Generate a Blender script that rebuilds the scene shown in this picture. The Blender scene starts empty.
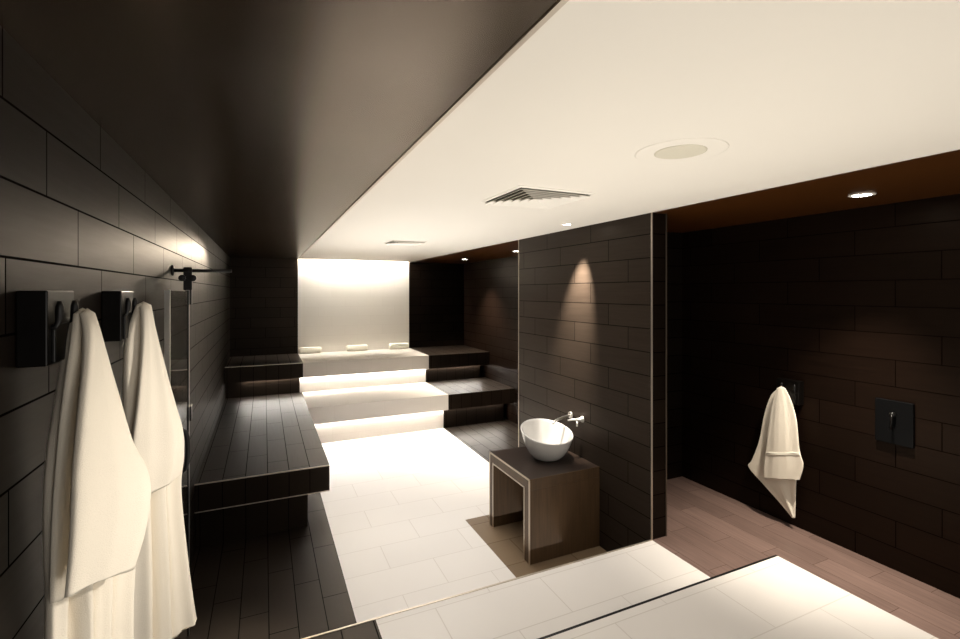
import bpy, bmesh, math, random
from mathutils import Vector, Matrix
random.seed(7)
SC = bpy.context.scene
COL = SC.collection
PI = math.pi

# ------------------------------------------------------------------ camera, world, exposure, large lights
cam_d = bpy.data.cameras.new('camera')
cam = bpy.data.objects.new('camera', cam_d); COL.objects.link(cam)
cam_d.sensor_fit = 'HORIZONTAL'; cam_d.sensor_width = 36.0
cam_d.lens = 474.0 / 960.0 * 36.0
cam_d.shift_y = -27.5 / 960.0
cam_d.clip_start = 0.02
cam.location = (0, 0, 1.85)
cam.rotation_euler = (PI / 2, 0, -math.atan2(.4147, .9100))
SC.camera = cam

wd = bpy.data.worlds.new('world'); SC.world = wd; wd.use_nodes = True
wd.node_tree.nodes['Background'].inputs[0].default_value = (1.0, .88, .74, 1)
wd.node_tree.nodes['Background'].inputs[1].default_value = 0.0
SC.view_settings.view_transform = 'Standard'
SC.view_settings.look = 'None'
SC.view_settings.gamma = 1.0
SC.view_settings.use_curve_mapping = False
SC.view_settings.exposure = 0.25

def area(name, loc, target, sx, sy, power, col, spread=180):
    l = bpy.data.lights.new(name, 'AREA'); l.shape = 'RECTANGLE'; l.size = sx; l.size_y = sy
    l.energy = power; l.color = col; l.spread = math.radians(spread)
    o = bpy.data.objects.new(name, l); COL.objects.link(o); o.location = loc
    o.rotation_euler = (Vector(target) - Vector(loc)).to_track_quat('-Z', 'Y').to_euler()
    return o
def spot(name, loc, target, power, angle, blend, col, rad=.03):
    l = bpy.data.lights.new(name, 'SPOT'); l.energy = power; l.color = col
    l.spot_size = math.radians(angle); l.spot_blend = blend; l.shadow_soft_size = rad
    o = bpy.data.objects.new(name, l); COL.objects.link(o); o.location = loc
    o.rotation_euler = (Vector(target) - Vector(loc)).to_track_quat('-Z', 'Y').to_euler()
    return o
WARM = (1.0, .90, .76)
area('floor_up_fill', (1.3, 4.1, .06), (1.3, 4.2, 3), 1.2, 3.0, 22, (1.0, .955, .89), 95)  # added fill lamp facing up from the floor, no fitting there
spot('wall_fill_spot', (-.10, 5.6, 2.32), (-.40, 2.7, 1.12), 120, 45, 1.0, (1.0, .82, .62), .05)  # added spot without a fitting, brightens the left wall tiles
area('platform_up_fill', (1.3, 1.25, .50), (1.3, 1.25, 3), 1.4, 1.7, 24, (1.0, .94, .84), 160)  # added upward lamp over the platform, lifts the near ceiling
area('ceiling_fill', (1.35, 4.0, 2.32), (1.35, 4.0, 0), 1.3, 3.2, 25, (1.0, .955, .90), 130)  # added soft fill under the ceiling
area('rear_fill', (1.5, -1.9, 1.55), (1.3, 2.5, 1.35), 2.2, 1.4, 26, (1.0, .945, .87))  # added fill lamp behind the camera, the rear wall has no opening
spot('near_fill_spot', (1.75, .75, 2.30), (-.30, 1.72, 1.15), 130, 38, 1.0, (1.0, .93, .84), .06)  # added spot with no fitting, aimed to brighten the robes
spot('near_fill_spot', (1.7, .55, 2.33), (1.45, 1.25, .3), 15, 125, .9, (1.0, .93, .84), .06)  # added wide spot with no fitting, brightens the upper platform

# ------------------------------------------------------------------ materials
def new_mat(name):
    m = bpy.data.materials.new(name); m.use_nodes = True
    nt = m.node_tree
    return m, nt, nt.nodes['Principled BSDF']

def plain(name, col, rough=.5, metal=0.0, spec=.5, bump=0, bscale=80, var=.06, coat=0, ior=1.5, stint=(1, 1, 1)):
    m, nt, b = new_mat(name)
    g = nt.nodes.new('ShaderNodeNewGeometry')
    n = nt.nodes.new('ShaderNodeTexNoise'); n.inputs['Scale'].default_value = bscale; n.inputs['Detail'].default_value = 4
    nt.links.new(g.outputs['Position'], n.inputs['Vector'])
    mx = nt.nodes.new('ShaderNodeMix'); mx.data_type = 'RGBA'
    mx.inputs[6].default_value = tuple(c * (1 - var) for c in col) + (1,)
    mx.inputs[7].default_value = tuple(min(1, c * (1 + var)) for c in col) + (1,)
    nt.links.new(n.outputs['Fac'], mx.inputs[0]); nt.links.new(mx.outputs[2], b.inputs['Base Color'])
    b.inputs['Roughness'].default_value = rough; b.inputs['Metallic'].default_value = metal
    b.inputs['Specular IOR Level'].default_value = spec
    b.inputs['Coat Weight'].default_value = coat; b.inputs['IOR'].default_value = ior; b.inputs['Specular Tint'].default_value = stint + (1,)
    if bump:
        bp = nt.nodes.new('ShaderNodeBump'); bp.inputs['Strength'].default_value = bump; bp.inputs['Distance'].default_value = .002
        nt.links.new(n.outputs['Fac'], bp.inputs['Height']); nt.links.new(bp.outputs[0], b.inputs['Normal'])
    return m

def emit(name, col, s):
    m = bpy.data.materials.new(name); m.use_nodes = True
    nt = m.node_tree; nt.nodes.clear()
    e = nt.nodes.new('ShaderNodeEmission'); e.inputs[0].default_value = col + (1,); e.inputs[1].default_value = s
    o = nt.nodes.new('ShaderNodeOutputMaterial'); nt.links.new(e.outputs[0], o.inputs[0])
    return m

def tile(name, row, colax, h, w, off, r0, c0, c1, c2, mortar, gap=.004, rough=.4, spec=.5, grain=.5, gscale=1.0, bump=.12, rvar=.08, stint=(1, 1, 1)):
    """running-bond tiles laid out in metres; row / colax are tuples of axes summed ('Z',) or ('Y','Z')"""
    m, nt, b = new_mat(name); N = nt.nodes.new; L = nt.links.new
    g = N('ShaderNodeNewGeometry'); sp = N('ShaderNodeSeparateXYZ'); L(g.outputs['Position'], sp.inputs[0])
    def math_(op, a, bb=None):
        n = N('ShaderNodeMath'); n.operation = op
        for i, v in enumerate((a, bb)):
            if v is None: continue
            if isinstance(v, (int, float)): n.inputs[i].default_value = v
            else: L(v, n.inputs[i])
        return n.outputs[0]
    def axis(t):
        s = sp.outputs[t[0]]
        for a in t[1:]: s = math_('ADD', s, sp.outputs[a])
        return s
    r = axis(row); c = axis(colax)
    rn = math_('DIVIDE', math_('SUBTRACT', r, r0), h)
    ri = math_('FLOOR', rn); rf = math_('FRACT', rn)
    rf = math_('SUBTRACT', rn, ri)
    cn = math_('ADD', math_('DIVIDE', math_('SUBTRACT', c, c0), w), math_('MULTIPLY', ri, off))
    ci = math_('FLOOR', cn); cf = math_('SUBTRACT', cn, ci)
    er = math_('MULTIPLY', math_('MINIMUM', rf, math_('SUBTRACT', 1.0, rf)), h)
    ec = math_('MULTIPLY', math_('MINIMUM', cf, math_('SUBTRACT', 1.0, cf)), w)
    e = math_('MINIMUM', er, ec)
    mr = N('ShaderNodeMapRange'); mr.interpolation_type = 'SMOOTHSTEP'
    mr.inputs[1].default_value = gap * .35; mr.inputs[2].default_value = gap * .9
    L(e, mr.inputs[0])                                 # 0 in the joint, 1 on the tile
    cb = N('ShaderNodeCombineXYZ'); L(ri, cb.inputs[0]); L(ci, cb.inputs[1])
    wn = N('ShaderNodeTexWhiteNoise'); wn.noise_dimensions = '2D'; L(cb.outputs[0], wn.inputs['Vector'])
    gv = N('ShaderNodeCombineXYZ')
    L(math_('MULTIPLY', r, 70 * gscale), gv.inputs[0]); L(math_('MULTIPLY', c, 3.5 * gscale), gv.inputs[1])
    L(math_('MULTIPLY', wn.outputs['Value'], 30.0), gv.inputs[2])
    nz = N('ShaderNodeTexNoise'); nz.inputs['Scale'].default_value = 1.0; nz.inputs['Detail'].default_value = 5; nz.inputs['Roughness'].default_value = .65
    L(gv.outputs[0], nz.inputs['Vector'])
    f = math_('ADD', math_('MULTIPLY', wn.outputs['Value'], 1 - grain), math_('MULTIPLY', nz.outputs['Fac'], grain))
    mx = N('ShaderNodeMix'); mx.data_type = 'RGBA'; mx.inputs[6].default_value = c1 + (1,); mx.inputs[7].default_value = c2 + (1,)
    L(f, mx.inputs[0])
    m2 = N('ShaderNodeMix'); m2.data_type = 'RGBA'; m2.inputs[6].default_value = mortar + (1,)
    L(mr.outputs[0], m2.inputs[0]); L(mx.outputs[2], m2.inputs[7])
    L(m2.outputs[2], b.inputs['Base Color'])
    rr = math_('ADD', rough - rvar / 2, math_('MULTIPLY', nz.outputs['Fac'], rvar))
    rr = math_('ADD', rr, math_('MULTIPLY', math_('SUBTRACT', 1.0, mr.outputs[0]), .4))
    L(rr, b.inputs['Roughness']); L(math_('MULTIPLY', math_('ADD', .06, math_('MULTIPLY', mr.outputs[0], .94)), spec), b.inputs['Specular IOR Level'])
    b.inputs['Specular Tint'].default_value = stint + (1,)
    hh = math_('ADD', mr.outputs[0], math_('MULTIPLY', nz.outputs['Fac'], .12))
    bp = N('ShaderNodeBump'); bp.inputs['Strength'].default_value = bump; bp.inputs['Distance'].default_value = .002
    L(hh, bp.inputs['Height']); L(bp.outputs[0], b.inputs['Normal'])
    return m

DK1, DK2, DKM = (.0024, .0014, .0009), (.0080, .0049, .0032), (.0006, .0004, .0003)
BR = (1.0, .80, .62)
M = {}
M['wallY'] = tile('dark_tile_wall_along_y', ('Z',), ('Y',), .15, .60, .333, .117, .19, DK1, DK2, DKM, rough=.34, spec=.14, stint=BR)
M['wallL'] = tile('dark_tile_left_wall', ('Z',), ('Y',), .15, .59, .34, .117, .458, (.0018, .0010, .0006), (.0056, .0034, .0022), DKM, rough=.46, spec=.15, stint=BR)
M['wallX'] = tile('dark_tile_wall_along_x', ('Z',), ('X',), .15, .60, .333, .117, .22, DK1, DK2, DKM, rough=.34, spec=.14, stint=BR)
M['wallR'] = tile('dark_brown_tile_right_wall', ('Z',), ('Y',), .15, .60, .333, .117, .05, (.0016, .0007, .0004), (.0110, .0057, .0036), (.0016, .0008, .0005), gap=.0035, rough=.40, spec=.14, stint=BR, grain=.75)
M['wallS'] = tile('dark_tile_partition_lit', ('Z',), ('Y',), .15, .60, -.333, .117, .08, (.0115, .0078, .0056), (.033, .0245, .0185), (.003, .002, .0015), rough=.36, spec=.14, stint=BR, grain=.8)  # same dark tile with a lighter base, the spotlit brightness put into its colour
M['deck'] = tile('dark_plank_floor_tile', ('X',), ('Y', 'Z'), .149, .61, .335, .025, .36, DK1, DK2, DKM, rough=.45, spec=.35, stint=BR)
M['deckX'] = tile('dark_plank_bench_end_tile', ('Y',), ('X',), .6, .149, 0, .05, .025, DK1, DK2, DKM, rough=.42, spec=.25, stint=BR)
M['wood'] = tile('brown_wood_plank_floor', ('X',), ('Y', 'Z'), .149, .61, .335, .025, .36, (.040, .023, .018), (.29, .195, .165), (.10, .065, .053), gap=.002, rough=.36, grain=.8)
M['white'] = tile('white_floor_tile', ('Y',), ('X',), .305, .60, .5, .085, .17, (.775, .74, .705), (.80, .765, .73), (.67, .63, .59), gap=.004, rough=.3, grain=.25, gscale=.35, bump=.06)
M['whiteW'] = tile('white_glazed_wall_tile', ('Z',), ('X',), .15, .60, .333, .117, .17, (.79, .745, .67), (.815, .77, .695), (.74, .69, .62), gap=.002, rough=.3, grain=.3, bump=.06)
M['bench'] = tile('pale_beige_bench_tile', ('Z',), ('X',), .2, .60, 0, .09, .17, (.53, .49, .445), (.56, .52, .475), (.49, .45, .40), gap=.002, rough=.35, grain=.3, bump=.05)
M['ceilW'] = plain('white_ceiling_paint', (.82, .775, .70), rough=.45, var=.01, bscale=3)
M['ceilD'] = plain('dark_brown_gloss_ceiling_paint', (.009, .0046, .0018), rough=.27, var=.12, bscale=6, ior=1.9, stint=(1, .80, .60))
M['ceilO'] = plain('red_brown_gloss_ceiling_paint', (.050, .0165, .0030), rough=.3, var=.12, bscale=6, stint=(1, .8, .6))
M['cab'] = tile('brown_wood_veneer_upright', ('X', 'Y'), ('Z',), 9, 2.0, 0, -1.0, -.3, (.024, .0125, .0055), (.12, .069, .032), DKM, rough=.4, grain=1.0, gscale=.9)
M['cabtop'] = tile('dark_wood_veneer_top', ('Y',), ('X',), 9.0, 9.0, 0, -1, -1, (.012, .0075, .0055), (.034, .022, .016), DKM, rough=.35, grain=1.0)
M['patch'] = tile('brown_patch_tile', ('Y',), ('X',), .305, .60, .5, .085, .17, (.16, .11, .065), (.22, .155, .095), (.12, .08, .05), gap=.004, rough=.4, grain=.6)
M['trim'] = plain('satin_metal_trim', (.62, .55, .46), rough=.35, metal=.85, var=.03)
M['steel'] = plain('brushed_chrome', (.82, .80, .77), rough=.28, metal=1.0, var=.03)
M['bronze'] = plain('dark_bronze_trim', (.16, .13, .10), rough=.4, metal=.8)
M['black'] = plain('black_satin_metal', (.004, .0036, .0034), rough=.4, var=.2, spec=.3)
M['box'] = plain('black_bronze_satin_metal', (.003, .0024, .002), rough=.32, var=.15, bscale=30, spec=.15)
M['glassblk'] = plain('black_glass_plate', (.004, .004, .0042), rough=.25, var=.1, spec=.08)
M['porc'] = plain('white_porcelain', (.66, .645, .62), rough=.12, var=.01, coat=.3)
M['terry'] = plain('cream_terry_cloth', (.86, .79, .67), rough=.95, spec=.1, bump=.5, bscale=420, var=.05)
M['roll'] = plain('ivory_towelling', (.86, .82, .70), rough=.95, spec=.1, bump=.5, bscale=300, var=.05)
M['vent'] = plain('white_painted_metal', (.80, .76, .69), rough=.4, var=.01)
M['duct'] = plain('dark_duct_lining', (.10, .085, .06), rough=.8, var=.1)
M['grille'] = plain('grey_beige_speaker_mesh', (.60, .56, .46), rough=.7, var=.08, bscale=600, bump=.4)
M['led'] = emit('warm_white_led', (1.0, .955, .88), 90)
M['cove'] = emit('warm_white_cove_led', (1.0, .95, .87), 260)
M['lens'] = emit('downlight_lens', (1.0, .93, .82), 30)

m, nt, b = new_mat('clear_glass')
b.inputs['Base Color'].default_value = (.93, .95, .93, 1); b.inputs['Roughness'].default_value = .0
b.inputs['Transmission Weight'].default_value = 1.0; b.inputs['IOR'].default_value = 1.5
M['glass'] = m

# ------------------------------------------------------------------ geometry helpers
def obj(name, bm, mats, parent=None, smooth=False):
    me = bpy.data.meshes.new(name)
    if parent is not None:
        w = Vector((0, 0, 0)); p = parent
        while p is not None: w += p.location; p = p.parent
        bmesh.ops.translate(bm, verts=bm.verts, vec=-w)
    bmesh.ops.recalc_face_normals(bm, faces=bm.faces)
    bm.to_mesh(me); bm.free()
    for mm in (mats if isinstance(mats, (list, tuple)) else [mats]): me.materials.append(mm)
    if smooth:
        for p in me.polygons: p.use_smooth = True
    o = bpy.data.objects.new(name, me); COL.objects.link(o)
    if parent is not None: o.parent = parent
    return o
def tag(o, label, cat, group=None):
    o['label'] = label; o['category'] = cat
    if group: o['group'] = group
    return o
def thing(name, label, cat, loc, group=None):
    o = bpy.data.objects.new(name, None); COL.objects.link(o); o.location = loc; o.empty_display_size = .05
    return tag(o, label, cat, group)
def struct(name, bm, mats):
    o = obj(name, bm, mats); o['kind'] = 'structure'; return o
def B(): return bmesh.new()
def box(bm, x0, x1, y0, y1, z0, z1, bev=0, axes=None, seg=2):
    """axes=(mi_x, mi_y, mi_z): material index per face direction"""
    t = bmesh.new()
    r = bmesh.ops.create_cube(t, size=1)
    for v in r['verts']:
        v.co = Vector((x0 + (v.co.x + .5) * (x1 - x0), y0 + (v.co.y + .5) * (y1 - y0), z0 + (v.co.z + .5) * (z1 - z0)))
    if bev: bmesh.ops.bevel(t, geom=list(t.edges), offset=bev, segments=seg, affect='EDGES', profile=.5)
    t.normal_update()
    if axes:
        for f in t.faces:
            n = f.normal; k = max(range(3), key=lambda i: abs(n[i])); f.material_index = axes[k]
    merge(bm, t); return bm
def merge(bm, t):
    me = bpy.data.meshes.new('tmp'); t.to_mesh(me); t.free(); bm.from_mesh(me); bpy.data.meshes.remove(me)
def lathe(bm, prof, c, axis='Z', n=40, close=False):
    """prof: list of (r, h) along axis"""
    rings = []
    for r, h in prof:
        ring = []
        for i in range(n):
            a = 2 * PI * i / n; p = (r * math.cos(a), r * math.sin(a), h)
            if axis == 'X': p = (h, p[0], p[1])
            elif axis == 'Y': p = (p[0], h, p[1])
            ring.append(bm.verts.new(Vector(p) + Vector(c)))
        rings.append(ring)
    for k in range(len(rings) - 1):
        for i in range(n):
            bm.faces.new((rings[k][i], rings[k][(i + 1) % n], rings[k + 1][(i + 1) % n], rings[k + 1][i]))
    if prof[0][0] > 1e-4: bm.faces.new(rings[0][::-1])
    if prof[-1][0] > 1e-4: bm.faces.new(rings[-1])
    if close: pass
    bmesh.ops.remove_doubles(bm, verts=bm.verts, dist=1e-5)
    return bm
def tube(bm, pts, rad, n=14):
    pts = [Vector(p) for p in pts]; rads = rad if isinstance(rad, (list, tuple)) else [rad] * len(pts)
    rings = []; up = None
    for i, p in enumerate(pts):
        d = (pts[min(i + 1, len(pts) - 1)] - pts[max(i - 1, 0)]).normalized()
        if up is None:
            up = d.orthogonal().normalized()
        up = (up - d * up.dot(d)).normalized(); s = d.cross(up)
        rings.append([bm.verts.new(p + (up * math.cos(2 * PI * k / n) + s * math.sin(2 * PI * k / n)) * rads[i]) for k in range(n)])
    for a, b_ in zip(rings, rings[1:]):
        for k in range(n): bm.faces.new((a[k], a[(k + 1) % n], b_[(k + 1) % n], b_[k]))
    bm.faces.new(rings[0][::-1]); bm.faces.new(rings[-1])
    return bm
def bez(p, n=12):
    p = [Vector(q) for q in p]; out = []
    for i in range(n + 1):
        t = i / n; q = list(p)
        while len(q) > 1: q = [a.lerp(b_, t) for a, b_ in zip(q, q[1:])]
        out.append(q[0])
    return out
def copy_tree(o, loc, parent=None):
    c = o.copy(); COL.objects.link(c)
    if parent is None: c.location = loc
    else: c.parent = parent
    for ch in list(o.children): copy_tree(ch, None, c)
    return c

# ------------------------------------------------------------------ room dimensions (metres; lower floor z = 0)
XL, XC, XW, XWO, XR = -.45, .472, 2.22, 2.34, 3.22
YB, YP, ZP, ZT, CE, YREAR = 7.75, 2.265, .29, .43, 2.35, -2.0
YS = 3.975                                # far end of the partition wall
YA = 2.94                                 # back of the recess on the right

# floors
struct('floor', box(B(), XC, XW, YP, YB, -.12, 0), M['white'])
struct('floor', box(B(), XL, XC, YP, YB, -.12, 0), M['deck'])
struct('floor', box(B(), XW, XR, YA + .12, YB, -.12, 0), M['deck'])
struct('floor', box(B(), XC + .012, XW, 1.0, YP, 0, ZP), M['white'])
struct('floor', box(B(), XL, XC + .012, 1.0, YP, 0, ZP), M['deck'])
struct('floor', box(B(), XW, XR, YREAR, YP, 0, ZP), M['wood'])
struct('floor', box(B(), XWO, XR, YP, YA, 0, ZP), M['wood'])
struct('floor', box(B(), XC, 2.515, YREAR, 1.662, ZP, ZT), M['white'])
struct('floor', box(B(), XL, XC, YREAR, 1.0, ZP, ZT), M['deck'])
struct('floor', box(B(), XL, XW, YREAR, 1.0, 0, ZP), M['deck'])
struct('floor', box(B(), 1.487, XW, YP, 3.545, 0.0, .004), M['patch'])  # brown tiled patch under and around the vanity stand
# edge trims of the steps
struct('trim_1', box(B(), XL, XW, YP - .006, YP + .004, ZP - .02, ZP + .003), M['trim'])
struct('trim_2', box(B(), XC, 2.515, 1.656, 1.668, ZT - .14, ZT + .001), M['black'])
# ceilings
struct('ceiling', box(B(), XC, XW, YREAR, YB - .09, CE, CE + .1), M['ceilW'])
struct('ceiling', box(B(), XC, XW, YB - .09, YB, CE + .13, CE + .2), M['ceilW'])
struct('ceiling', box(B(), XL, XC - .012, YREAR, YB, CE, CE + .1), M['ceilD'])
struct('ceiling', box(B(), XW, XR, YREAR, YB, CE, CE + .1), M['ceilO'])
struct('trim_3', box(B(), XC - .012, XC, YREAR, YB - .09, CE - .004, CE + .1), M['trim'])
# walls
struct('wall_left', box(B(), XL - .12, XL, YREAR, YB, -.12, CE + .2), M['wallL'])
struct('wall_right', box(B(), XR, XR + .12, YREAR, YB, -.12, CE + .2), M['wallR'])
struct('wall_back_left', box(B(), XL, XC, YB, YB + .12, -.12, CE + .2), M['wallX'])
struct('wall_back_centre', box(B(), XC, XW, YB, YB + .12, -.12, CE + .25), M['whiteW'])
struct('wall_back_right', box(B(), XW, XR, YB, YB + .12, -.12, CE + .2), M['wallX'])
struct('wall_recess', box(B(), XWO, XR, YA, YA + .12, -.12, CE), M['wallX'])
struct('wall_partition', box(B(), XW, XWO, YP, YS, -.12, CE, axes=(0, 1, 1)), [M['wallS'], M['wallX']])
struct('wall_rear', box(B(), XL, XR, YREAR - .12, YREAR, 0, CE + .1), M['wallX'])
for i, (x, y) in enumerate(((XW, YP), (XWO, YP), (XW, YS))):
    struct('trim_%d' % (4 + i), box(B(), x - .004, x + .004, y - .004, y + .004, ZP if y < 3 else 0, CE), M['trim'] if x == XW else M['bronze'])
# cove light above the white back wall
cv = thing('cove_light', 'linear cove light in ceiling slot above white back wall', 'light', (1.35, YB - .05, CE + .125))
obj('light_strip', box(B(), XC + .03, XW - .03, YB - .075, YB - .035, CE + .118, CE + .13), M['cove'], cv)

# ------------------------------------------------------------------ benches
def bench(name, label, loc): return thing(name, label, 'bench', loc)
AX = (0, 1, 2)
darkset = [M['wallY'], M['deckX'], M['deck']]
g = .003                                   # grout gap to walls and neighbours
sb = bench('tiled_bench', 'long dark tiled bench running along the left wall', (0, 4.9, 0))
obj('seat', box(B(), XL + g, XC - g, 3.88, 6.847, .29, .49, axes=AX), darkset, sb)
t = box(B(), XL + g, .314, 3.97, 6.05, 0, .29, axes=AX); box(t, XL + g, XC - g, 6.05, 6.847, 0, .29, axes=AX)
obj('base', t, darkset, sb)
obj('edge_trim', box(B(), XL + g, XC - g, 3.876, 3.884, .485, .492), M['trim'], sb)
obj('edge_trim', box(B(), XL + g, XC - g, 3.876, 3.884, .288, .294), M['trim'], sb)
lb = bench('tiled_bench', 'lower step bench across the back, white middle and dark right end', (1.85, 6.4, 0))
obj('white_seat', box(B(), XC, XW, 5.88, 6.847, .29, .49), M['bench'], lb)['label'] = 'white middle stretch of the seat'
obj('dark_seat', box(B(), XW, XR - g, 5.88, 6.847, .29, .49, axes=AX), darkset, lb)['label'] = 'dark right end of the seat'
obj('white_riser', box(B(), XC, XW, 6.07, 6.847, 0, .29), M['bench'], lb)
obj('dark_riser', box(B(), XW, XR - .08, 6.07, 6.847, 0, .29, axes=AX), darkset, lb)
obj('light_strip', box(B(), XC + .02, XR - .1, 6.046, 6.062, .280, .29), M['led'], lb)
ub = bench('tiled_bench', 'upper step bench across the back, white middle between dark ends', (1.4, 7.2, 0))
obj('dark_seat', box(B(), XL + g, XC, 6.70, YB - g, .71, .91, axes=AX), darkset, ub)['label'] = 'dark left end of the seat'
obj('white_seat', box(B(), XC, XW, 6.70, YB - g, .71, .91), M['bench'], ub)['label'] = 'white middle stretch of the seat'
obj('dark_seat', box(B(), XW, XR - g, 6.70, YB - g, .71, .91, axes=AX), darkset, ub)['label'] = 'dark right end of the seat'
obj('edge_trim', box(B(), XL + g, XC, 6.696, 6.704, .905, .912), M['trim'], ub)
obj('dark_riser', box(B(), XL + g, .44, 6.85, YB - g, 0, .71, axes=AX), darkset, ub)
obj('white_riser', box(B(), .44, XW, 6.85, YB - g, 0, .71), M['bench'], ub)
obj('dark_riser', box(B(), XW, XR - .1, 6.85, YB - g, 0, .71, axes=AX), darkset, ub)
obj('light_strip', box(B(), -.25, XR - .12, 6.826, 6.842, .700, .71), M['led'], ub)

# ------------------------------------------------------------------ vanity stand, basin, tap
vs = thing('vanity_stand', 'low brown wooden vanity stand open at the left, carrying the white basin', 'stand', (1.92, 3.07, .004))
X0, X1, Y0, Y1, ZV = 1.634, XW, 2.775, 3.40, .58
obj('top', box(B(), X0, X1, Y0, Y1, ZV - .075, ZV, bev=.003, axes=(0, 0, 1)), [M['cab'], M['cabtop']], vs)
obj('side_panel', box(B(), X0, X1, Y0, Y0 + .075, .004, ZV - .075, bev=.002), M['cab'], vs)
obj('side_panel', box(B(), X0, X1, Y1 - .06, Y1, .004, ZV - .075, bev=.002), M['cab'], vs)
t = B(); e = .005
for (a, b_, c, d) in ((Y0, Y0 + 2 * e, .004, ZV), (Y1 - 2 * e, Y1, .004, ZV), (Y0, Y1, ZV - 2 * e, ZV + .001)):
    box(t, X0 - .003, X0 + .003, a - .001, b_ + .001, c, d)
obj('outer_edge_trim', t, M['trim'], vs)
t = B()
for (a, b_, c, d) in ((Y0 + .070, Y0 + .079, .004, ZV - .07), (Y1 - .064, Y1 - .055, .004, ZV - .07), (Y0 + .07, Y1 - .055, ZV - .08, ZV - .071)):
    box(t, X0 - .003, X0 + .003, a, b_, c, d)
obj('inner_edge_trim', t, M['trim'], vs)
obj('front_edge_trim', box(B(), X0, X1, Y0 - .002, Y0 + .003, ZV - .003, ZV + .001), M['cab'], vs)

def bowl():
    bm = B(); n = 64
    base = Vector((1.974, 3.095, ZV + .001)); rim = Vector((1.966, 3.085, ZV + .207))
    rt = Vector((.910, -.4147, 0)); fw = Vector((.4147, .910, 0))
    prof = [(0, 0, 0), (.078, 0, 0), (.097, .012, 0), (.118, .08, .08), (.145, .25, .24), (.168, .47, .46), (.184, .69, .68), (.196, .9, .9), (.200, .98, 1), (.200, 1.0, 1), (.197, 1.012, 1), (.191, 1.008, 1), (.186, .94, .96), (.172, .7, .7), (.150, .42, .42), (.11, .2, .2), (.05, .11, .1), (0, .105, .1)]
    rings = []
    for r, h, tl in prof:
        c = base.lerp(rim, h); ring = []
        for i in range(n):
            a = 2 * PI * i / n; d = rt * math.cos(a) + fw * math.sin(a)
            p = c + d * r
            p.z += (-.10 * math.cos(a) + .20 * math.sin(a)) * r * tl
            ring.append(bm.verts.new(p))
        rings.append(ring)
    for a, b_ in zip(rings, rings[1:]):
        for i in range(n): bm.faces.new((a[i], a[(i + 1) % n], b_[(i + 1) % n], b_[i]))
    bmesh.ops.remove_doubles(bm, verts=bm.verts, dist=1e-4)
    return bm
bs = thing('vessel_basin', 'round white vessel basin with slanted rim on the vanity stand', 'basin', (1.985, 3.055, ZV))
obj('bowl', bowl(), M['porc'], bs, True)
obj('drain', lathe(B(), [(0, 0), (.022, 0), (.022, .004), (.018, .006), (0, .006)], (1.974, 3.095, ZV + .021)), M['steel'], bs, True)

tp = thing('wall_tap', 'chrome wall-mounted tap with side lever above the white basin', 'tap', (XW, 3.05, .88))
t = B(); lathe(t, [(0, 0), (.028, 0), (.028, -.008), (.02, -.012), (0, -.012)], (XW, 3.13, .872), 'X', 28)
obj('spout_plate', t, M['steel'], tp, True)
obj('spout', tube(B(), [(XW - .005, 3.13, .872)] + [Vector(p) for p in bez([(XW - .03, 3.12, .873), (2.06, 3.075, .872), (2.02, 3.06, .869), (2.005, 3.055, .845)], 12)], .0085), M['steel'], tp, True)
t = B(); lathe(t, [(0, 0), (.024, 0), (.024, -.006), (.014, -.010), (.014, -.05), (.012, -.055), (0, -.055)], (XW, 2.98, .876), 'X', 28)
obj('valve_body', t, M['steel'], tp, True)
obj('lever', tube(B(), [(XW - .045, 2.98, .878), (2.15, 3.0, .876), (2.11, 3.015, .871)], [.009, .008, .006]), M['steel'], tp, True)
obj('knob', tube(B(), [(XW - .05, 2.978, .861), (XW - .055, 2.972, .828)], [.008, .006]), M['steel'], tp, True)

# ------------------------------------------------------------------ robe hooks
def make_hook(y, z, side, label):
    """box against the left (side=1) or right (side=-1) wall, two prongs at its face"""
    x = XL if side == 1 else XR
    h = thing('robe_hook', label, 'hook', (x, y, z), 'hook boxes on the walls')
    bx = B(); xa, xb = sorted((x, x + side * .05)); box(bx, xa, xb, y - .075, y + .075, z - .155, z, bev=.003)
    obj('mounting_box', bx, M['box'], h)
    xf = x + side * .05
    for dy in (-.055, .030):
        pts = bez([(xf - side * .004, y + dy, z - .075), (xf + side * .010, y + dy, z - .085), (xf + side * .014, y + dy, z - .06), (xf + side * .013, y + dy, z - .022)], 10)
        obj('prong', tube(B(), pts, [.005] * 6 + [.006, .007, .0075, .007, .004]), M['black'], h, True)
    obj('base_plate', box(B(), *sorted((xf - side * .001, xf + side * .006)), y - .055, y + .065, z - .15, z - .07, bev=.002), M['black'], h)
    return h
make_hook(1.315, 1.853, 1, 'black robe hook box on the left wall holding the nearer bathrobe')
make_hook(1.862, 1.853, 1, 'black robe hook box on the left wall holding the farther bathrobe')
make_hook(2.022, 1.265, -1, 'black hook box on the right wall behind the hanging hand towel')

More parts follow.
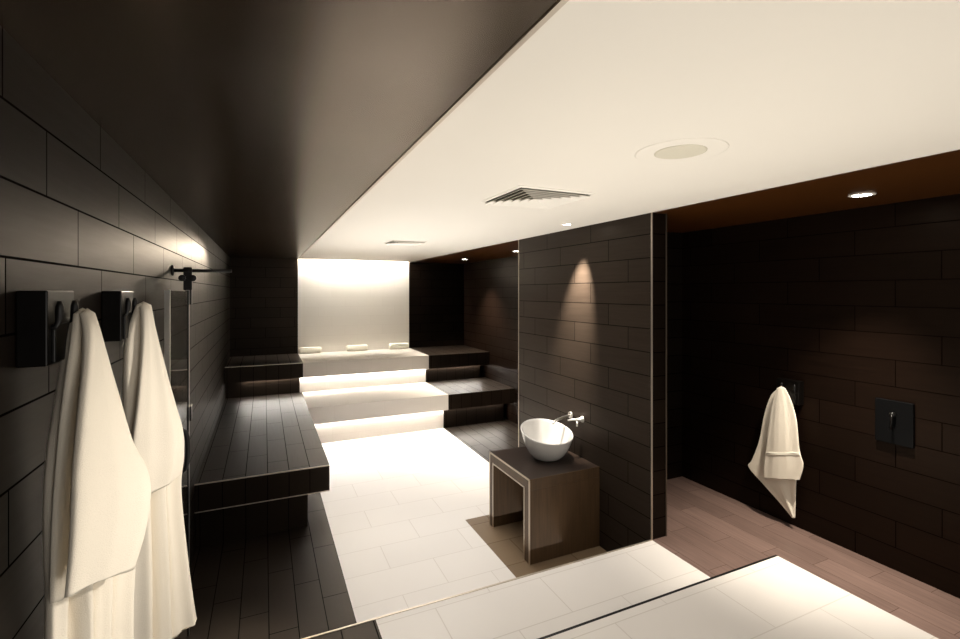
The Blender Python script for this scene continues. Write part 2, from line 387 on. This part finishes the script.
# ------------------------------------------------------------------ cloth
def interp(rows, v):
    """Catmull-Rom through rows at v in [0,1]"""
    n = len(rows) - 1; f = min(max(v, 0), 1) * n; i = min(int(f), n - 1); t = f - i
    def row(k):
        k = min(max(k, 0), n); l, r, th = rows[k]; return list(l) + list(r) + [th]
    p0, p1, p2, p3 = row(i - 1), row(i), row(i + 1), row(i + 2)
    o = [.5 * (2 * b_ + (c - a) * t + (2 * a - 5 * b_ + 4 * c - d) * t * t + (-a + 3 * b_ - 3 * c + d) * t ** 3) for a, b_, c, d in zip(p0, p1, p2, p3)]
    return Vector(o[:3]), Vector(o[3:6]), o[6]
def cloth(rows, face, folds, amp, seed=0, N=96, Mv=60, hem=.006, sway=.3, flat=.0, creases=()):
    """a hanging folded layer: closed flat sections from L to R, pleats displaced towards `face`"""
    rnd = random.Random(seed); bm = B(); rings = []
    ph = [rnd.uniform(0, 6.28) for _ in range(6)]
    for j in range(Mv + 1):
        v = j / Mv; L, R, t = interp(rows, v)
        d = R - L; n = Vector((-d.y, d.x, 0)).normalized()
        if n.dot(face) < 0: n = -n
        a = amp * (.35 + .65 * min(1, v * 2.2)) * min(1, d.length / .08)
        ring = []
        for k in range(N):
            th = 2 * PI * k / N
            s = .5 - .5 * math.cos(th)
            s = s * (1 - flat) + flat * (th / PI if th < PI else 2 - th / PI)
            w = 0
            for q, (fr, am) in enumerate(folds):
                x = 2 * PI * fr * (s + .03 * sway * math.sin(3 * v + ph[q])) + ph[q]
                w += am * (1 - 2 * abs(math.sin(x / 2)) ** 1.3)
            cr = 0
            for (s0, s1, wd_, dp) in creases:
                sc = s0 + (s1 - s0) * v
                cr += dp * math.exp(-((s - sc) / wd_) ** 2) * min(1, v * 6) * (1 if th < PI else .4)
            edge = math.sin(PI * min(max(s, 0), 1)) ** .5
            off = n * (t * .5 * (abs(math.sin(th)) ** .7) * (1 if th < PI else -1) + a * w * (.35 + .65 * edge) - cr * min(1, d.length / .12))
            p = L + d * s + off
            if j == Mv: p.z += hem * math.sin(5 * s + ph[1])
            ring.append(bm.verts.new(p))
        rings.append(ring)
    for a, b_ in zip(rings, rings[1:]):
        for k in range(N): bm.faces.new((a[k], a[(k + 1) % N], b_[(k + 1) % N], b_[k]))
    for ring, sg in ((rings[0], .012), (rings[-1], -.0)):
        c = sum((v.co for v in ring), Vector()) / N; c.z += sg if sg > 0 else .02
        cv_ = bm.verts.new(c)
        for k in range(N): bm.faces.new((ring[k], ring[(k + 1) % N], cv_))
    return bm
R1B = [((-.387, 1.33, 1.803), (-.365, 1.38, 1.801), .03), ((-.387, 1.30, 1.746), (-.359, 1.40, 1.736), .04), ((-.389, 1.28, 1.664), (-.343, 1.43, 1.635), .05),
       ((-.393, 1.26, 1.584), (-.327, 1.46, 1.528), .055), ((-.397, 1.25, 1.526), (-.317, 1.47, 1.448), .06), ((-.400, 1.24, 1.428), (-.313, 1.48, 1.316), .06),
       ((-.400, 1.24, 1.307), (-.313, 1.48, 1.162), .06), ((-.397, 1.24, 1.224), (-.315, 1.47, 1.066), .06), ((-.397, 1.24, 1.145), (-.317, 1.47, .967), .065),
       ((-.397, 1.23, .949), (-.321, 1.48, .789), .065), ((-.397, 1.23, .747), (-.321, 1.48, .629), .065)]
R1B = [((l[0] - .004, l[1] + .022, l[2]), r, t * .8) for l, r, t in R1B]
R1L = [((-.376, 1.31, 1.802), (-.358, 1.34, 1.803), .022), ((-.372, 1.28, 1.748), (-.352, 1.34, 1.741), .022), ((-.375, 1.26, 1.666), (-.356, 1.34, 1.651), .024),
       ((-.380, 1.25, 1.585), (-.363, 1.34, 1.561), .024), ((-.383, 1.245, 1.525), (-.368, 1.34, 1.494), .024), ((-.388, 1.24, 1.425), (-.374, 1.34, 1.383), .024),
       ((-.390, 1.235, 1.326), (-.377, 1.34, 1.271), .024), ((-.390, 1.23, 1.224), (-.381, 1.34, 1.178), .024)]
R1S = [((-.361, 1.30, 1.802), (-.351, 1.33, 1.803), .022), ((-.344, 1.27, 1.769), (-.342, 1.32, 1.765), .025), ((-.340, 1.25, 1.707), (-.331, 1.335, 1.70), .028),
       ((-.339, 1.22, 1.629), (-.314, 1.36, 1.598), .035), ((-.341, 1.20, 1.545), (-.289, 1.37, 1.493), .04), ((-.343, 1.19, 1.489), (-.264, 1.38, 1.429), .04),
       ((-.342, 1.18, 1.441), (-.254, 1.38, 1.365), .04), ((-.346, 1.18, 1.344), (-.262, 1.37, 1.279), .035), ((-.353, 1.18, 1.253), (-.278, 1.35, 1.209), .03)]
R2B = [((-.371, 1.87, 1.808), (-.356, 1.92, 1.806), .03), ((-.389, 1.84, 1.713), (-.347, 1.95, 1.719), .04), ((-.392, 1.82, 1.604), (-.319, 1.97, 1.577), .05),
       ((-.391, 1.81, 1.449), (-.280, 1.99, 1.392), .055), ((-.388, 1.80, 1.358), (-.269, 2.0, 1.273), .06), ((-.388, 1.80, 1.202), (-.278, 2.0, 1.138), .06),
       ((-.388, 1.80, 1.015), (-.256, 2.0, .881), .065), ((-.388, 1.80, .828), (-.238, 2.0, .732), .065), ((-.386, 1.80, .663), (-.228, 2.0, .663), .065)]
R2S = [((-.366, 1.868, 1.806), (-.352, 1.898, 1.805), .025), ((-.357, 1.845, 1.775), (-.340, 1.88, 1.77), .028), ((-.353, 1.82, 1.665), (-.315, 1.88, 1.657), .03), ((-.358, 1.79, 1.513), (-.277, 1.89, 1.484), .035),
       ((-.369, 1.78, 1.392), (-.254, 1.90, 1.377), .04), ((-.369, 1.77, 1.303), (-.252, 1.90, 1.291), .04), ((-.367, 1.77, 1.21), (-.264, 1.90, 1.221), .03)]
FACE = Vector((.55, -.83, 0))
def make_robe(body, sleeve, y, label, sd, creases):
    r = thing('bathrobe', label, 'bathrobe', (XL + .05, y, 1.80), 'bathrobes on the left wall')
    obj('body', cloth(body, FACE, [(3.0, .7), (1.5, .5), (6.0, .12)], .014, sd, creases=creases), M['terry'], r, True)
    obj('sleeve', cloth(sleeve, FACE, [(1.0, .6), (2.3, .2)], .008, sd + 5, hem=.004), M['terry'], r, True)
    pr = Vector((XL + .05 + .020, y + .046, 1.785))
    lp = [pr + Vector((.010 * math.cos(a), .004 + .012 * math.cos(a), .014 * math.sin(a))) for a in [2 * PI * i / 18 for i in range(18)]]
    obj('hanging_loop', tube(B(), lp + [lp[0]], .0035, 8), M['terry'], r, True)
    return r
rb1 = make_robe(R1B, R1S, 1.315, 'cream terry bathrobe hanging nearest the camera on the left wall', 3, ((.30, .16, .035, .045), (.52, .34, .04, .035), (.8, .62, .04, .03)))
obj('lapel', cloth(R1L, FACE, [(1.0, .6), (2.0, .2)], .006, 21, hem=.003), M['terry'], rb1, True)
make_robe(R2B, R2S, 1.862, 'cream terry bathrobe hanging farther along, beside the glass door', 11, ((.42, .30, .045, .045), (.70, .55, .04, .03)))
TB = [((3.15, 2.075, 1.199), (3.15, 2.025, 1.211), .015), ((3.15, 2.125, 1.136), (3.15, 1.999, 1.163), .02), ((3.16, 2.178, .989), (3.16, 1.966, 1.039), .022),
      ((3.16, 2.214, .805), (3.16, 1.954, .879), .022), ((3.16, 2.267, .655), (3.16, 1.947, .758), .022), ((3.16, 2.293, .596), (3.16, 1.954, .69), .02),
      ((3.16, 2.178, .51), (3.16, 1.96, .59), .02), ((3.16, 2.065, .43), (3.16, 1.963, .471), .018), ((3.16, 1.983, .365), (3.16, 1.966, .372), .012)]
TF = [((3.12, 2.06, 1.208), (3.12, 2.006, 1.218), .015), ((3.12, 2.087, 1.123), (3.12, 1.967, 1.147), .018), ((3.12, 2.115, .947), (3.12, 1.932, 1.026), .02),
      ((3.12, 2.136, .771), (3.12, 1.913, .838), .02), ((3.12, 2.15, .664), (3.12, 1.889, .751), .018), ((3.12, 2.15, .575), (3.12, 1.913, .646), .018)]
tw = thing('hand_towel', 'cream hand towel hanging from hook on the dark right wall', 'towel', (3.17, 2.03, 1.2))
TFACE = Vector((-1, -.3, 0))
obj('back_layer', cloth(TB, TFACE, [(1.5, .6), (3, .2)], .007, 4, hem=0), M['terry'], tw, True)
obj('front_layer', cloth(TF, TFACE, [(1.3, .6), (2.6, .25)], .007, 9, hem=.002), M['terry'], tw, True)
WB = [((3.1185, 2.1375, .756), (3.1185, 1.9115, .822), .0205), ((3.1185, 2.1405, .735), (3.1185, 1.9065, .803), .0205)]
obj('woven_band', cloth(WB, TFACE, [(1.3, .6), (2.6, .25)], .007, 9, Mv=3, hem=0), M['roll'], tw, True)

# ------------------------------------------------------------------ rolled towels on the upper bench
def roll_bm():
    bm = B(); pts = []; turns = 3.2; R = .047; n = 84
    out = [(R * (.25 + .75 * i / n) * math.cos(2 * PI * turns * i / n), R * (.25 + .75 * i / n) * math.sin(2 * PI * turns * i / n)) for i in range(n + 1)]
    # rolled cylinder with softly rounded ends and a spiral face
    prof = [(0, -.152), (.02, -.158), (.038, -.157), (.045, -.150), (.047, -.140), (.0475, 0), (.047, .140), (.045, .150), (.038, .157), (.02, .158), (0, .152)]
    lathe(bm, prof, (0, 0, .047), 'X', 32)
    for sx in (-.158, .158):
        tube(bm, [(sx, y_, z_ + .047) for y_, z_ in out[::3]], .0035, 6)
    tube(bm, [(-.15, -.036, .083), (0, -.037, .0835), (.15, -.036, .083)], .004, 6)
    return bm
ry = 7.69
names = ['rolled white towel at the left end of the white bench against dark wall', 'rolled white towel in the middle of the white upper bench', 'rolled white towel at the right end of the white upper bench']
rl = None
for i, x in enumerate((.645, 1.35, 2.03)):
    if rl is None:
        rl = obj('rolled_towel', roll_bm(), M['roll'], None, True); rl.location = (x, ry, .91); o = rl
    else:
        o = copy_tree(rl, (x, ry, .91))
    tag(o, names[i], 'towel', 'rolled towels on the upper bench')

# ------------------------------------------------------------------ shower control on the right wall
sc_ = thing('shower_control', 'square black shower control plate on the dark right wall', 'shower control', (XR, 1.452, 1.0))
obj('plate', box(B(), XR - .02, XR, 1.364, 1.541, 1.0, 1.243, bev=.003), M['glassblk'], sc_)
obj('knob', lathe(B(), [(0, 0), (.014, 0), (.014, -.02), (.010, -.026), (0, -.026)], (XR - .018, 1.452, 1.165), 'X', 24), M['black'], sc_, True)
obj('lever', tube(B(), [(XR - .04, 1.452, 1.168), (XR - .043, 1.452, 1.12), (XR - .043, 1.452, 1.085)], [.005, .005, .008]), M['box'], sc_, True)

# ------------------------------------------------------------------ glass door folded back along the left wall, support bar
XD = -.375
gd = thing('glass_door', 'frameless glass door folded back flat along the left wall', 'door', (XD, 2.65, 0))
obj('glass_pane', box(B(), XD - .005, XD + .005, 2.40, 2.965, .03, 1.855), M['glass'], gd)
obj('edge_rail', box(B(), XD - .010, XD + .010, 2.388, 2.402, .03, 1.858), M['steel'], gd)['label'] = 'bright rail on the free edge'
obj('edge_rail', box(B(), XD - .008, XD + .008, 2.955, 2.972, .01, 1.858), M['black'], gd)['label'] = 'black rail on the hinge edge'
for z in (1.822, 1.19):
    h = obj('hinge', box(B(), XD - .012, XD + .016, 2.990, 3.055, z - .04, z + .04, bev=.003), M['black'], gd)
t = B(); tube(t, [(XD + .006, 2.52, 1.215)] + bez([(XD + .04, 2.52, 1.225), (XD + .07, 2.52, 1.2), (XD + .05, 2.52, 1.13), (XD + .07, 2.52, 1.06), (XD + .04, 2.52, 1.035)], 14) + [(XD + .006, 2.52, 1.045)], .010)
dh = obj('handle', t, M['black'], gd, True); dh['label'] = 'black pull handle'
for z in (1.215, 1.045):
    obj('handle_collar', lathe(B(), [(0, 0), (.016, 0), (.016, .012), (0, .012)], (XD + .005, 2.52, z), 'X', 20), M['steel'], dh, True)
obj('post', box(B(), XD - .008, XD + .008, 2.973, 2.990, 0, 1.86), M['steel'], gd)
br = thing('support_bar', 'slim black support bar with clamp above the glass door hinge', 'bar', (XL, 3.0, 1.968))
obj('bar', tube(B(), [(XL, 3.0, 1.966), (XL + .15, 3.0, 1.966), (-.165, 3.0, 1.968)], .009), M['black'], br, True)
obj('wall_flange', lathe(B(), [(0, 0), (.028, 0), (.028, .008), (.014, .012), (0, .012)], (XL, 3.0, 1.966), 'X', 24), M['black'], br, True)
t = B(); lathe(t, [(0, -.02), (.018, -.02), (.020, 0), (.018, .02), (0, .02)], (XD, 3.0, 1.966), 'X', 24)
for dx in (-.025, .025): lathe(t, [(0, -.014), (.017, -.012), (.017, .012), (0, .014)], (XD + dx, 2.985, 1.925), 'Y', 20)
box(t, XD - .02, XD + .02, 2.98, 3.01, 1.86, 1.96, bev=.004)
obj('clamp', t, M['black'], br)

# ------------------------------------------------------------------ ceiling fittings
def make_vent(cx, cy, half, label):
    v = thing('ceiling_vent', label, 'vent', (cx, cy, CE), 'square vents in the white ceiling')
    def ring(bm, a, b_, za, zb, th=.003):
        """square sloping ring from half-size a (height za) to b_ (height zb)"""
        vs_ = []
        for (hs, z) in ((a, za), (b_, zb), (b_, zb + th), (a, za + th)):
            vs_.append([bm.verts.new((cx + sx * hs, cy + sy * hs, z)) for sx, sy in ((-1, -1), (1, -1), (1, 1), (-1, 1))])
        for q in range(4):
            A, C = vs_[q], vs_[(q + 1) % 4]
            for i in range(4): bm.faces.new((A[i], A[(i + 1) % 4], C[(i + 1) % 4], C[i]))
        return bm
    obj('flange', ring(B(), half + .012, half, CE - .002, CE - .008), M['vent'], v)
    obj('backing', box(B(), cx - half, cx + half, cy - half, cy + half, CE - .0025, CE - .0005), M['duct'], v)
    k = 6
    for i in range(k):
        a = half * (1 - i / k) - .004
        obj('louvre', ring(B(), a, max(a - half / k * .62, .006), CE - .018, CE - .004), M['vent'], v)
    return v
make_vent(1.305, 2.155, .205, 'nearer square louvred vent in the white ceiling, between speaker and vanity stand')
make_vent(1.285, 4.62, .165, 'farther square louvred vent in the white ceiling towards the back benches')
sp_ = thing('ceiling_speaker', 'round ceiling speaker with pale mesh in the white ceiling', 'speaker', (1.352, 1.243, CE))
obj('flange', lathe(B(), [(.098, 0), (.155, 0), (.153, -.0012), (.145, -.0018), (.10, -.0006)], (1.352, 1.243, CE), 'Z', 56), M['ceilW'], sp_, True)
obj('grille', lathe(B(), [(0, 0), (.088, 0), (.088, -.0015), (.08, -.003), (0, -.004)], (1.352, 1.243, CE), 'Z', 48), M['grille'], sp_, True)
def make_downlight(x, y, r, label):
    d = thing('recessed_downlight', label, 'downlight', (x, y, CE), 'recessed ceiling downlights')
    obj('trim_ring', lathe(B(), [(r * .8, -.001), (r * 1.15, 0), (r * 1.15, -.004), (r * .95, -.007), (r * .8, -.004)], (x, y, CE), 'Z', 36), M['vent'], d, True)
    obj('lens', lathe(B(), [(0, -.001), (r * .85, -.001), (r * .8, -.004), (0, -.005)], (x, y, CE), 'Z', 36), M['lens'], d, True)
    return d
make_downlight(2.79, 1.40, .05, 'bright recessed downlight in the dark ceiling over the right recess')
make_downlight(2.77, 6.64, .05, 'recessed downlight in dark ceiling over the far bench corner')
make_downlight(2.80, 5.07, .05, 'recessed downlight in dark ceiling beside the top of the partition wall')
make_downlight(2.03, 2.91, .035, 'small recessed downlight in the white ceiling above the basin')
spot('downlight_beam', (2.79, 1.40, 2.335), (2.95, 1.8, 0), 240, 66, 1.0, WARM)
spot('downlight_beam', (2.77, 6.64, 2.335), (2.95, 6.6, 0), 300, 90, .8, WARM)
spot('downlight_beam', (2.80, 5.07, 2.335), (3.0, 5.07, 0), 300, 90, .8, WARM)
spot('downlight_beam', (2.03, 2.91, 2.335), (2.30, 3.07, 1.5), 520, 42, 1.0, WARM, .015)
